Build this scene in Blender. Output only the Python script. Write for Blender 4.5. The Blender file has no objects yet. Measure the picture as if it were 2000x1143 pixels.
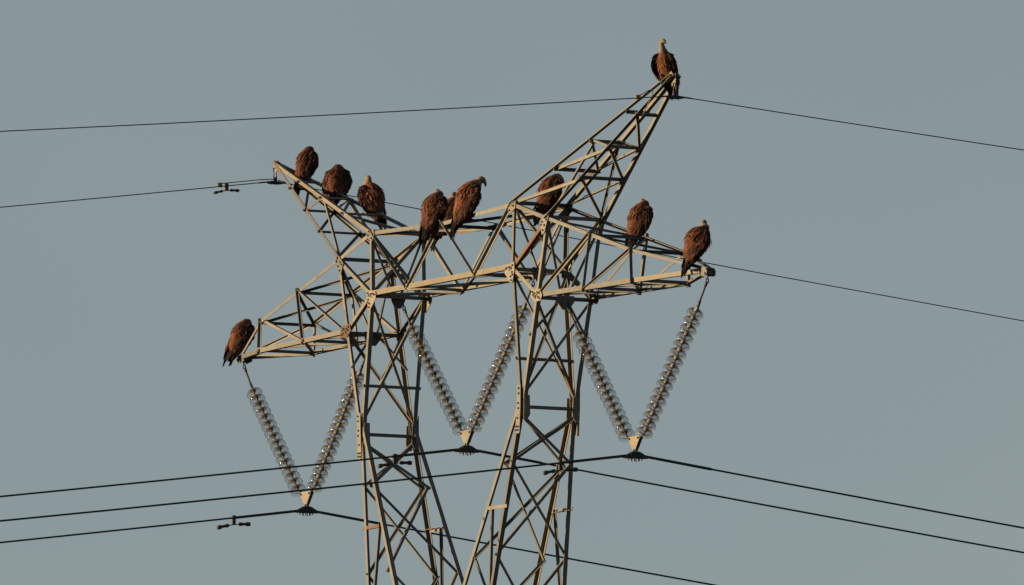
import bpy, bmesh, math, random
from mathutils import Vector, Matrix, noise

# ------------------------------------------------------------------ camera, light, exposure
scn = bpy.context.scene
col = scn.collection
ZO = 24.6                                   # height of the cross-arm level above the ground
V = Vector

cam_d = bpy.data.cameras.new('camera')
cam = bpy.data.objects.new('camera', cam_d)
col.objects.link(cam)
scn.camera = cam
cR = V((0.44567262, 0.89517558, 0.00604941))
cU = V((0.08480092, -0.04894436, 0.99519508))
cF = V((-0.89117042, 0.44301821, 0.09772487))
mat = Matrix((cR, cU, -cF)).transposed().to_4x4()
mat.translation = V((212.47088, -104.75056, -22.99828 + ZO))
cam.matrix_world = mat
cam_d.sensor_width = 36.0
cam_d.lens = 26180.184 / 2000 * 36
cam_d.clip_start = 1.0
cam_d.clip_end = 20000.0

SUN_EL = math.radians(6.5)
SUN_TO_CAM = math.radians(5.0)             # the sun stands to the left, a little on the camera's side
hR = V((cR.x, cR.y, 0)).normalized()
hF = V((cF.x, cF.y, 0)).normalized()
sun_h = -hR * math.cos(SUN_TO_CAM) - hF * math.sin(SUN_TO_CAM)
sun_dir = (sun_h * math.cos(SUN_EL) + V((0, 0, math.sin(SUN_EL)))).normalized()
sd = bpy.data.lights.new('sun', 'SUN')
sd.energy = 5.0
sd.angle = math.radians(0.5)
sd.color = (1.0, 0.73, 0.41)
so = bpy.data.objects.new('sun', sd)
col.objects.link(so)
so.rotation_euler = sun_dir.to_track_quat('Z', 'Y').to_euler()
so.location = (0, 0, 80)

world = bpy.data.worlds.new('World')
scn.world = world
world.use_nodes = True
wn = world.node_tree
wn.nodes.clear()
w_out = wn.nodes.new('ShaderNodeOutputWorld')
w_bg = wn.nodes.new('ShaderNodeBackground')
w_sky = wn.nodes.new('ShaderNodeTexSky')
w_sky.sky_type = 'NISHITA'
w_sky.sun_disc = False
w_sky.sun_elevation = math.asin(math.sqrt(math.sin(SUN_EL) ** 2 + 0.16 ** 2))
w_sky.sun_rotation = math.atan2(sun_dir.x, sun_dir.y)
w_sky.altitude = 300
w_sky.air_density = 1.05
w_sky.dust_density = 0.15
w_sky.ozone_density = 0.05
w_bg.inputs['Strength'].default_value = 0.05
# thick evening air near the horizon: the low sky changes slowly with height (z -> sqrt(z^2 + k^2), all round)
SKY_K = 0.16
w_tc = wn.nodes.new('ShaderNodeTexCoord')
w_sep = wn.nodes.new('ShaderNodeSeparateXYZ')
w_pow = wn.nodes.new('ShaderNodeMath')
w_pow.operation = 'MULTIPLY'
w_add = wn.nodes.new('ShaderNodeMath')
w_add.operation = 'ADD'
w_add.inputs[1].default_value = SKY_K ** 2
w_sqr = wn.nodes.new('ShaderNodeMath')
w_sqr.operation = 'SQRT'
w_com = wn.nodes.new('ShaderNodeCombineXYZ')
w_nrm = wn.nodes.new('ShaderNodeVectorMath')
w_nrm.operation = 'NORMALIZE'
wn.links.new(w_tc.outputs['Generated'], w_sep.inputs[0])
wn.links.new(w_sep.outputs['Z'], w_pow.inputs[0])
wn.links.new(w_sep.outputs['Z'], w_pow.inputs[1])
wn.links.new(w_pow.outputs[0], w_add.inputs[0])
wn.links.new(w_add.outputs[0], w_sqr.inputs[0])
wn.links.new(w_sep.outputs['X'], w_com.inputs['X'])
wn.links.new(w_sep.outputs['Y'], w_com.inputs['Y'])
wn.links.new(w_sqr.outputs[0], w_com.inputs['Z'])
wn.links.new(w_com.outputs[0], w_nrm.inputs[0])
wn.links.new(w_nrm.outputs[0], w_sky.inputs['Vector'])
w_tint = wn.nodes.new('ShaderNodeMix')
w_tint.data_type = 'RGBA'
w_tint.blend_type = 'MULTIPLY'
w_tint.inputs[0].default_value = 1.0
w_tint.inputs[7].default_value = (1.06, 0.985, 1.0, 1)       # faintly pink-grey evening haze
wn.links.new(w_sky.outputs['Color'], w_tint.inputs[6])
# very faint unevenness of the haze
w_nz = wn.nodes.new('ShaderNodeTexNoise')
w_nz.inputs['Scale'].default_value = 9.0
w_nz.inputs['Detail'].default_value = 3
wn.links.new(w_tc.outputs['Generated'], w_nz.inputs['Vector'])
w_rp = wn.nodes.new('ShaderNodeValToRGB')
w_rp.color_ramp.elements[0].position = 0.3
w_rp.color_ramp.elements[0].color = (0.93, 0.95, 0.98, 1)
w_rp.color_ramp.elements[1].position = 0.7
w_rp.color_ramp.elements[1].color = (1.06, 1.04, 1.02, 1)
w_var = wn.nodes.new('ShaderNodeMix')
w_var.data_type = 'RGBA'
w_var.blend_type = 'MULTIPLY'
w_var.inputs[0].default_value = 1.0
wn.links.new(w_nz.outputs['Fac'], w_rp.inputs['Fac'])
wn.links.new(w_tint.outputs[2], w_var.inputs[6])
wn.links.new(w_rp.outputs['Color'], w_var.inputs[7])
wn.links.new(w_var.outputs[2], w_bg.inputs['Color'])
wn.links.new(w_bg.outputs['Background'], w_out.inputs['Surface'])

scn.view_settings.view_transform = 'Standard'
scn.view_settings.look = 'None'
scn.view_settings.exposure = 0.93
scn.view_settings.gamma = 1.0
scn.view_settings.use_curve_mapping = False
scn.render.engine = 'CYCLES'
scn.cycles.max_bounces = 14
scn.cycles.transmission_bounces = 12
scn.cycles.transparent_max_bounces = 64
scn.cycles.caustics_reflective = False
scn.cycles.caustics_refractive = False

# ------------------------------------------------------------------ materials
def nodes(name):
    m = bpy.data.materials.new(name)
    m.use_nodes = True
    nt = m.node_tree
    b = nt.nodes['Principled BSDF']
    return m, nt, b

def ramp(nt, fac, stops):
    r = nt.nodes.new('ShaderNodeValToRGB')
    el = r.color_ramp.elements
    while len(el) < len(stops):
        el.new(0.5)
    for e, (p, c) in zip(el, stops):
        e.position = p
        e.color = (*c, 1)
    nt.links.new(fac, r.inputs['Fac'])
    return r

def noise_tex(nt, scale, detail=6, coord='Object', rough=0.6):
    tc = nt.nodes.new('ShaderNodeTexCoord')
    n = nt.nodes.new('ShaderNodeTexNoise')
    n.inputs['Scale'].default_value = scale
    n.inputs['Detail'].default_value = detail
    n.inputs['Roughness'].default_value = rough
    nt.links.new(tc.outputs[coord], n.inputs['Vector'])
    return n

def mixc(nt, fac, a, b, mode='MIX'):
    m = nt.nodes.new('ShaderNodeMix')
    m.data_type = 'RGBA'
    m.blend_type = mode
    if isinstance(fac, float):
        m.inputs[0].default_value = fac
    else:
        nt.links.new(fac, m.inputs[0])
    for v, k in ((a, 6), (b, 7)):
        if isinstance(v, tuple):
            m.inputs[k].default_value = (*v, 1)
        else:
            nt.links.new(v, m.inputs[k])
    return m.outputs[2]

def steel_material(name, base, rust=0.0, rough=0.62, spread=0.12):
    m, nt, b = nodes(name)
    info = nt.nodes.new('ShaderNodeObjectInfo')
    n1 = noise_tex(nt, 9.0, 8)
    lo = tuple(c * (1 - spread * 1.6) for c in base)
    hi = tuple(min(1, c * (1 + spread)) for c in base)
    c1 = ramp(nt, n1.outputs['Fac'], [(0.32, lo), (0.68, hi)]).outputs['Color']
    # each member weathered a little differently
    vr = ramp(nt, info.outputs['Random'], [(0.0, (0.55, 0.56, 0.58)), (0.3, (0.80, 0.80, 0.80)), (0.6, (0.98, 0.97, 0.94)), (0.85, (1.18, 1.11, 0.98)), (1.0, (1.12, 0.95, 0.74))])
    c2 = mixc(nt, 1.0, c1, vr.outputs['Color'], 'MULTIPLY')
    # broad rusty runs and small rust specks
    n2 = noise_tex(nt, 0.55, 3)
    r2 = ramp(nt, n2.outputs['Fac'], [(0.52, (0, 0, 0)), (0.72, (0.75, 0.75, 0.75))])
    n3 = noise_tex(nt, 38.0, 5)
    r3 = ramp(nt, n3.outputs['Fac'], [(0.60, (0, 0, 0)), (0.74, (1, 1, 1))])
    addm = nt.nodes.new('ShaderNodeMath')
    addm.operation = 'MULTIPLY_ADD'
    nt.links.new(r3.outputs['Color'], addm.inputs[0])
    addm.inputs[1].default_value = 0.35
    nt.links.new(r2.outputs['Color'], addm.inputs[2])
    sc = nt.nodes.new('ShaderNodeMath')
    sc.operation = 'MULTIPLY'
    sc.use_clamp = True
    nt.links.new(addm.outputs[0], sc.inputs[0])
    sc.inputs[1].default_value = 0.45 if rust == 0 else rust
    c3 = mixc(nt, sc.outputs[0], c2, (0.095, 0.045, 0.02))
    # pale streaks of droppings running down
    tc = nt.nodes.new('ShaderNodeTexCoord')
    mp = nt.nodes.new('ShaderNodeMapping')
    mp.inputs['Scale'].default_value = (16, 16, 1.6)
    nt.links.new(tc.outputs['Object'], mp.inputs['Vector'])
    n4 = nt.nodes.new('ShaderNodeTexNoise')
    n4.inputs['Scale'].default_value = 1.0
    n4.inputs['Detail'].default_value = 4
    nt.links.new(mp.outputs['Vector'], n4.inputs['Vector'])
    r4 = ramp(nt, n4.outputs['Fac'], [(0.605, (0, 0, 0)), (0.645, (0.85, 0.85, 0.85))])
    if base[0] > 0.2:
        c3 = mixc(nt, r4.outputs['Color'], c3, (0.36, 0.34, 0.30))
    nt.links.new(c3, b.inputs['Base Color'])
    b.inputs['Roughness'].default_value = rough
    b.inputs['Specular IOR Level'].default_value = 0.3
    bump = nt.nodes.new('ShaderNodeBump')
    bump.inputs['Strength'].default_value = 0.25
    bump.inputs['Distance'].default_value = 0.003
    nt.links.new(n3.outputs['Fac'], bump.inputs['Height'])
    nt.links.new(bump.outputs['Normal'], b.inputs['Normal'])
    return m

M_STEEL = steel_material('weathered_galvanised_steel', (0.148, 0.143, 0.126))
M_RUSTY = steel_material('rusted_steel', (0.13, 0.064, 0.034), rust=1.0)
M_PLATE = steel_material('pale_galvanised_plate', (0.172, 0.160, 0.134), spread=0.08)
M_FIT = steel_material('dark_cast_fitting', (0.045, 0.043, 0.04))
M_BOLT = steel_material('dark_bolt', (0.02, 0.018, 0.016), rust=0.3)
M_WIRE = steel_material('dull_aluminium_strand', (0.04, 0.041, 0.043), rough=0.75)
M_CAP = steel_material('insulator_cap_metal', (0.185, 0.155, 0.115), rust=0.35, rough=0.4)

def glass_material():
    """thin clear glass: see-through face-on, darker and mirror-like at grazing angles, with a film of dust"""
    m, nt, b = nodes('insulator_glass')
    out = nt.nodes['Material Output']
    lw = nt.nodes.new('ShaderNodeLayerWeight')
    lw.inputs['Blend'].default_value = 0.5
    tint = ramp(nt, lw.outputs['Facing'], [(0.0, (0.96, 0.96, 0.955)), (0.5, (0.85, 0.85, 0.85)), (0.75, (0.58, 0.58, 0.58)), (0.9, (0.26, 0.26, 0.26)), (1.0, (0.08, 0.08, 0.08))])
    tr = nt.nodes.new('ShaderNodeBsdfTransparent')
    nt.links.new(tint.outputs['Color'], tr.inputs['Color'])
    gl = nt.nodes.new('ShaderNodeBsdfGlossy')
    gl.inputs['Roughness'].default_value = 0.09
    gl.inputs['Color'].default_value = (0.9, 0.9, 0.9, 1)
    fr = ramp(nt, lw.outputs['Facing'], [(0.0, (0.03, 0.03, 0.03)), (0.6, (0.07, 0.07, 0.07)), (0.85, (0.2, 0.2, 0.2)), (1.0, (0.55, 0.55, 0.55))])
    mx = nt.nodes.new('ShaderNodeMixShader')
    nt.links.new(fr.outputs['Color'], mx.inputs['Fac'])
    nt.links.new(tr.outputs['BSDF'], mx.inputs[1])
    nt.links.new(gl.outputs['BSDF'], mx.inputs[2])
    n = noise_tex(nt, 14.0, 4)
    r = ramp(nt, n.outputs['Fac'], [(0.35, (0.09, 0.09, 0.09)), (0.75, (0.20, 0.20, 0.20))])
    # dust lies mostly on the upper side of the sheds
    gtc = nt.nodes.new('ShaderNodeTexCoord')
    gsep = nt.nodes.new('ShaderNodeSeparateXYZ')
    nt.links.new(gtc.outputs['Normal'], gsep.inputs[0])
    up = ramp(nt, gsep.outputs['Z'], [(0.0, (0.4, 0.4, 0.4)), (0.6, (1.8, 1.8, 1.8))])
    dusty = mixc(nt, 1.0, r.outputs['Color'], up.outputs['Color'], 'MULTIPLY')
    df = nt.nodes.new('ShaderNodeBsdfDiffuse')
    df.inputs['Color'].default_value = (0.36, 0.31, 0.24, 1)
    tl = nt.nodes.new('ShaderNodeBsdfTranslucent')
    tl.inputs['Color'].default_value = (0.36, 0.31, 0.24, 1)
    mxd = nt.nodes.new('ShaderNodeMixShader')
    mxd.inputs['Fac'].default_value = 0.5
    nt.links.new(df.outputs['BSDF'], mxd.inputs[1])
    nt.links.new(tl.outputs['BSDF'], mxd.inputs[2])
    mx2 = nt.nodes.new('ShaderNodeMixShader')
    nt.links.new(dusty, mx2.inputs['Fac'])
    nt.links.new(mx.outputs['Shader'], mx2.inputs[1])
    nt.links.new(mxd.outputs['Shader'], mx2.inputs[2])
    nt.links.new(mx2.outputs['Shader'], out.inputs['Surface'])
    return m
M_GLASS = glass_material()

def feather_material():
    m, nt, b = nodes('vulture_feathers')
    at = nt.nodes.new('ShaderNodeAttribute')
    at.attribute_name = 'tone'
    n = noise_tex(nt, 26.0, 5)
    r = ramp(nt, n.outputs['Fac'], [(0.3, (0.68, 0.66, 0.64)), (0.72, (1.2, 1.18, 1.15))])
    c = mixc(nt, 1.0, at.outputs['Color'], r.outputs['Color'], 'MULTIPLY')
    nt.links.new(c, b.inputs['Base Color'])
    b.inputs['Roughness'].default_value = 0.85
    b.inputs['Specular IOR Level'].default_value = 0.12
    return m
M_FEATHER = feather_material()

def simple(name, c, rough=0.6, scale=40.0):
    m, nt, b = nodes(name)
    n = noise_tex(nt, scale, 4)
    r = ramp(nt, n.outputs['Fac'], [(0.3, tuple(x * 0.8 for x in c)), (0.7, tuple(min(1, x * 1.15) for x in c))])
    nt.links.new(r.outputs['Color'], b.inputs['Base Color'])
    b.inputs['Roughness'].default_value = rough
    return m
M_BEAK = simple('vulture_beak_horn', (0.05, 0.047, 0.042), 0.45)
M_EYE = simple('vulture_eye', (0.03, 0.02, 0.012), 0.5)
M_FOOT = simple('vulture_foot_skin', (0.09, 0.08, 0.07), 0.7)

def ground_material():
    m, nt, b = nodes('dry_grassland')
    n1 = noise_tex(nt, 0.02, 8)
    n2 = noise_tex(nt, 1.5, 8)
    c1 = ramp(nt, n1.outputs['Fac'], [(0.35, (0.03, 0.028, 0.014)), (0.65, (0.055, 0.043, 0.024))]).outputs['Color']
    r2 = ramp(nt, n2.outputs['Fac'], [(0.3, (0.6, 0.6, 0.6)), (0.7, (1.3, 1.25, 1.1))]).outputs['Color']
    nt.links.new(mixc(nt, 1.0, c1, r2, 'MULTIPLY'), b.inputs['Base Color'])
    b.inputs['Roughness'].default_value = 0.95
    return m
M_GROUND = ground_material()

# ------------------------------------------------------------------ helpers
def link(name, me, m=None, parent=None, **props):
    o = bpy.data.objects.new(name, me)
    col.objects.link(o)
    if m is not None and me is not None:
        if not me.materials:
            me.materials.append(m)
    if parent is not None:
        o.parent = parent
    for k, v in props.items():
        o[k] = v
    return o

def thing(name, label, cat, loc=(0, 0, 0), group=None, rot=(0, 0, 0)):
    o = bpy.data.objects.new(name, None)
    o.empty_display_size = 0.2
    col.objects.link(o)
    o.location = loc
    o.rotation_euler = rot
    o['label'] = label
    o['category'] = cat
    if group:
        o['group'] = group
    return o

def mesh(name, verts, faces, smooth=False):
    me = bpy.data.meshes.new(name)
    me.from_pydata([tuple(v) for v in verts], [], faces)
    me.update()
    if smooth:
        for p in me.polygons:
            p.use_smooth = True
    return me

class MB:
    """collects simple solids into one mesh"""
    def __init__(s):
        s.v, s.f = [], []
    def add(s, vs, fs):
        k = len(s.v)
        s.v += [V(v) for v in vs]
        s.f += [tuple(i + k for i in f) for f in fs]
    def prism(s, poly, d):
        """poly: list of 3D points, extruded by vector d"""
        n = len(poly)
        vs = [V(p) for p in poly] + [V(p) + V(d) for p in poly]
        fs = [tuple(range(n - 1, -1, -1)), tuple(range(n, 2 * n))]
        fs += [(i, (i + 1) % n, n + (i + 1) % n, n + i) for i in range(n)]
        s.add(vs, fs)
    def box(s, c, hx, hy, hz):
        x, y, z = c
        s.prism([(x - hx, y - hy, z - hz), (x + hx, y - hy, z - hz), (x + hx, y + hy, z - hz), (x - hx, y + hy, z - hz)], (0, 0, 2 * hz))
    def tube(s, pts, rad, n=8, cap=True):
        pts = [V(p) for p in pts]
        rs = rad if isinstance(rad, (list, tuple)) else [rad] * len(pts)
        T = [(pts[min(i + 1, len(pts) - 1)] - pts[max(i - 1, 0)]).normalized() for i in range(len(pts))]
        a = T[0].orthogonal().normalized()
        vs, fs = [], []
        for i, p in enumerate(pts):
            a = (a - T[i] * a.dot(T[i])).normalized()
            b = T[i].cross(a)
            for k in range(n):
                t = 2 * math.pi * k / n
                vs.append(p + (a * math.cos(t) + b * math.sin(t)) * rs[i])
        for i in range(len(pts) - 1):
            for k in range(n):
                k2 = (k + 1) % n
                fs.append((i * n + k, i * n + k2, (i + 1) * n + k2, (i + 1) * n + k))
        if cap:
            fs.append(tuple(range(n - 1, -1, -1)))
            fs.append(tuple(range((len(pts) - 1) * n, len(pts) * n)))
        s.add(vs, fs)
    def ball(s, c, r, n=8, sq=(1, 1, 1)):
        c = V(c)
        vs = [c + V((0, 0, r * sq[2]))]
        m = n // 2
        for i in range(1, m):
            t = math.pi * i / m
            for k in range(n):
                u = 2 * math.pi * k / n
                vs.append(c + V((r * sq[0] * math.sin(t) * math.cos(u), r * sq[1] * math.sin(t) * math.sin(u), r * sq[2] * math.cos(t))))
        vs.append(c - V((0, 0, r * sq[2])))
        fs = [(0, 1 + k, 1 + (k + 1) % n) for k in range(n)]
        for i in range(m - 2):
            for k in range(n):
                a = 1 + i * n + k
                b = 1 + i * n + (k + 1) % n
                fs.append((a, a + n, b + n, b))
        L = len(vs) - 1
        fs += [(L, 1 + (m - 2) * n + (k + 1) % n, 1 + (m - 2) * n + k) for k in range(n)]
        s.add(vs, fs)
    def build(s, name, m, parent=None, smooth=False, **props):
        return link(name, mesh(name, s.v, s.f, smooth), m, parent, **props)

# ------------------------------------------------------------------ ground
gm = MB()
gm.add([(-9000, -9000, 0), (9000, -9000, 0), (9000, 9000, 0), (-9000, 9000, 0)], [(0, 1, 2, 3)])
gm.build('ground', M_GROUND, kind='structure')

# ------------------------------------------------------------------ the pylon
pylon = thing('transmission_pylon', 'tall steel lattice power pylon with two horns that the vultures perch on', 'pylon')

D = 0.547
NODE = {'TIP': (9.333, 0, -0.185), 'E': (7.486, D, -0.234), 'M': (5.626, D, -0.205), 'OL': (3.834, D, -0.178),
        'IM': (2.806, D, 0.411), 'ML': (1.37, D, 0.395), 'OU': (4.236, D, 1.2), 'IU': (2.856, D, 1.576), 'MT': (0, D, 1.487),
        'P1': (5.89, D, 0.781), 'P2': (7.442, D, 0.362), 'PK': (7.991, 0, 3.312), 'K': (3.212, 0.541, -2.049),
        'L2I': (2.658, 0.565, -3.0), 'L2O': (3.005, 0.579, -3.0), 'L3I': (1.685, 0.68, -4.59), 'L3O': (2.631, 0.686, -4.617),
        'TI': (2.271, 0.649, -3.769), 'TO': (2.835, 0.635, -3.771), 'WI': (0.03, 0.86, -7.3), 'WO': (2.0, 0.86, -7.3)}
def N(n, sx, sy):
    x, y, z = NODE[n]
    return V((x * sx, y * sy, z + ZO))
def lerp(a, b, t):
    return a + (b - a) * t

cnt = [0]
def member(name, a, b, s, n, u=None, t=0.009, off=None, ext=0.03, flip=False, m=None, s2=None, parent=pylon, out=False, edge=None):
    """an L-section steel angle from a to b; n = outward normal of the face it lies in.
    u given: heel on the line, flange 1 reaching towards u.  u None: a brace centred on the line, behind the face."""
    a, b = V(a), V(b)
    s *= 0.81
    ax = (b - a).normalized()
    n = (V(n) - ax * V(n).dot(ax)).normalized()
    w = ax.cross(n)
    if u is not None:
        if w.dot(V(u)) < 0:
            w = -w
        c0 = 0.0
    else:
        if edge is not None:
            if w.dot(V(edge)) > 0:
                w = -w
        elif flip:
            w = -w
        c0 = -s / 2
    cnt[0] += 1
    k = (cnt[0] % 9) * 0.0013
    off = (0.012 if u is None else 0.0) + k if off is None else off + k
    s2 = s2 or s
    prof = [(0, 0), (s, 0), (s, t), (t, t), (t, s2), (0, s2)]
    a2, b2 = a - ax * ext, b + ax * ext
    mb = MB()
    if out:
        poly = [a2 + w * (c0 + p) - n * (off - q) for p, q in prof]
    else:
        poly = [a2 + w * (c0 + p) - n * (off + q) for p, q in prof]
    mb.prism(poly, b2 - a2)
    o = mb.build(name, m or M_STEEL, parent)
    bm = bmesh.new()
    bm.from_mesh(o.data)
    bmesh.ops.recalc_face_normals(bm, faces=bm.faces)
    bm.to_mesh(o.data)
    bm.free()
    return o

def plate(name, poly, n, thick=0.012, bolts=(), m=None, lift=0.004, seed=0):
    n = V(n).normalized()
    mb = MB()
    mb.prism([V(p) + n * lift for p in poly], n * thick)
    # keep the outward winding
    o = mb.build(name, m or M_PLATE, pylon)
    bm = bmesh.new()
    bm.from_mesh(o.data)
    bmesh.ops.recalc_face_normals(bm, faces=bm.faces)
    bm.to_mesh(o.data)
    bm.free()
    if bolts:
        bb = MB()
        for p in bolts:
            p = V(p) + n * (lift + thick - 0.002)
            bb.tube([p, p + n * 0.022], 0.019, 6)
        bb.build('bolt_heads', M_BOLT, o, kind='stuff')
    return o

FR, BK = -1, 1
X, Y, Z = V((1, 0, 0)), V((0, 1, 0)), V((0, 0, 1))
for sy in (FR, BK):
    n = Y * sy
    # main beam between the two forks
    for sx in (-1, 1):
        member('beam_chord', N('IU', sx, sy), N('MT', 0, sy), 0.085, n, -Z)
    member('beam_chord', N('IM', -1, sy), N('IM', 1, sy), 0.115, n, Z)
    for sx in (-1, 1):
        member('brace', N('IU', sx, sy), N('ML', sx, sy), 0.075, n, out=True, edge=Z)
        member('brace', N('MT', 0, sy), N('ML', sx, sy), 0.07, n, out=True, edge=Z, off=0.02)
        # fork panel
        member('fork_chord', N('OU', sx, sy), N('IU', sx, sy), 0.085, n, -Z)
        member('fork_chord', N('IU', sx, sy), N('IM', sx, sy), 0.085, n, X * sx)
        member('fork_chord', N('OU', sx, sy), N('OL', sx, sy), 0.085, n, -X * sx)
        member('fork_chord', N('IM', sx, sy), N('OL', sx, sy), 0.09, n, Z)
        member('brace', N('OU', sx, sy), N('IM', sx, sy), 0.085, n, m=M_RUSTY if (sx > 0 and sy < 0) else None, off=0.004)
        # cross-arm
        member('arm_chord', N('OL', sx, sy), N('E', sx, sy), 0.105, n, Z)
        tip = N('TIP', sx, sy)
        tip.y = 0.06 * sy
        member('arm_chord', N('E', sx, sy), tip, 0.10, V((sx * 0.28, sy, 0)), Z)
        member('arm_chord', N('OU', sx, sy), N('P2', sx, sy), 0.075, n, -Z)
        member('arm_chord', N('P2', sx, sy), tip + Z * 0.08, 0.065, V((sx * 0.28, sy, 0)), -Z)
        member('arm_post', N('P2', sx, sy), N('E', sx, sy), 0.07, n, out=True, edge=X * sx)
        member('arm_post', N('P1', sx, sy), N('M', sx, sy), 0.065, n, out=True, edge=X * sx)
        member('brace', N('P2', sx, sy), N('M', sx, sy), 0.06, n, off=0.02, out=(sx > 0), edge=Z)
        member('brace', N('P1', sx, sy), N('OL', sx, sy), 0.07, n, off=0.02, out=True, edge=Z)
        # upper legs down to the knee
        kI = N('K', sx, sy) - X * sx * 0.055
        kO = N('K', sx, sy) + X * sx * 0.055
        member('leg_chord', N('IM', sx, sy), kI, 0.095, n, X * sx, t=0.011)
        member('leg_chord', N('OL', sx, sy), kO, 0.095, n, -X * sx, t=0.011)
        # lower legs: two chords running apart
        member('leg_chord', kI + Z * 0.2, N('WI', sx, sy), 0.098, n, X * sx, t=0.012)
        member('leg_chord', kO + Z * 0.2, N('WO', sx, sy), 0.098, n, -X * sx, t=0.012)
        member('tie_bracket', N('TI', sx, sy), N('TO', sx, sy), 0.075, n, off=-0.016, m=M_RUSTY if (sx < 0 and sy < 0) else M_PLATE, ext=0.07)
        b0 = lerp(N('L3O', sx, sy), N('WO', sx, sy), 0.4)
        member('sub_brace', N('TI', sx, sy), b0, 0.06, n)
        member('sub_brace', lerp(N('L3I', sx, sy), N('WI', sx, sy), 0.5), N('WO', sx, sy), 0.06, n)
    # peak frames (front and back faces of the horns)
    for sx in (-1, 1):
        po = N('PK', sx, sy) + V((0, 0.05 * sy, -0.02))
        ou, iu = N('OU', sx, sy), N('IU', sx, sy)
        # the right horn is the left one turned round, so its angles open the other way
        member('peak_chord', po - X * sx * 0.0, ou, 0.085, n, -X, ext=0.06, out=(sx > 0)) if sx > 0 else member('peak_chord', po, ou, 0.085, n, X, ext=0.06)
        member('peak_chord', po - X * sx * 0.05 + Z * 0.04, iu, 0.085, n, (-X + Z) if sx > 0 else (-X - Z), ext=0.06, out=(sx > 0))
        T = (0.265, 0.495, 0.72)
        o1, o2, o3 = [lerp(po, ou, t) for t in T]
        i1, i2, i3 = [lerp(po, iu, t) for t in T]
        member('brace', o2, i2, 0.055, n)
        if sx > 0 or sy > 0:
            member('brace', o2, i3, 0.065, n, off=0.022, edge=-Z)
            member('brace', o3, iu, 0.065, n, off=0.022, edge=-Z)
        member('brace', i2, ou, 0.05, n, off=0.03)

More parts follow.
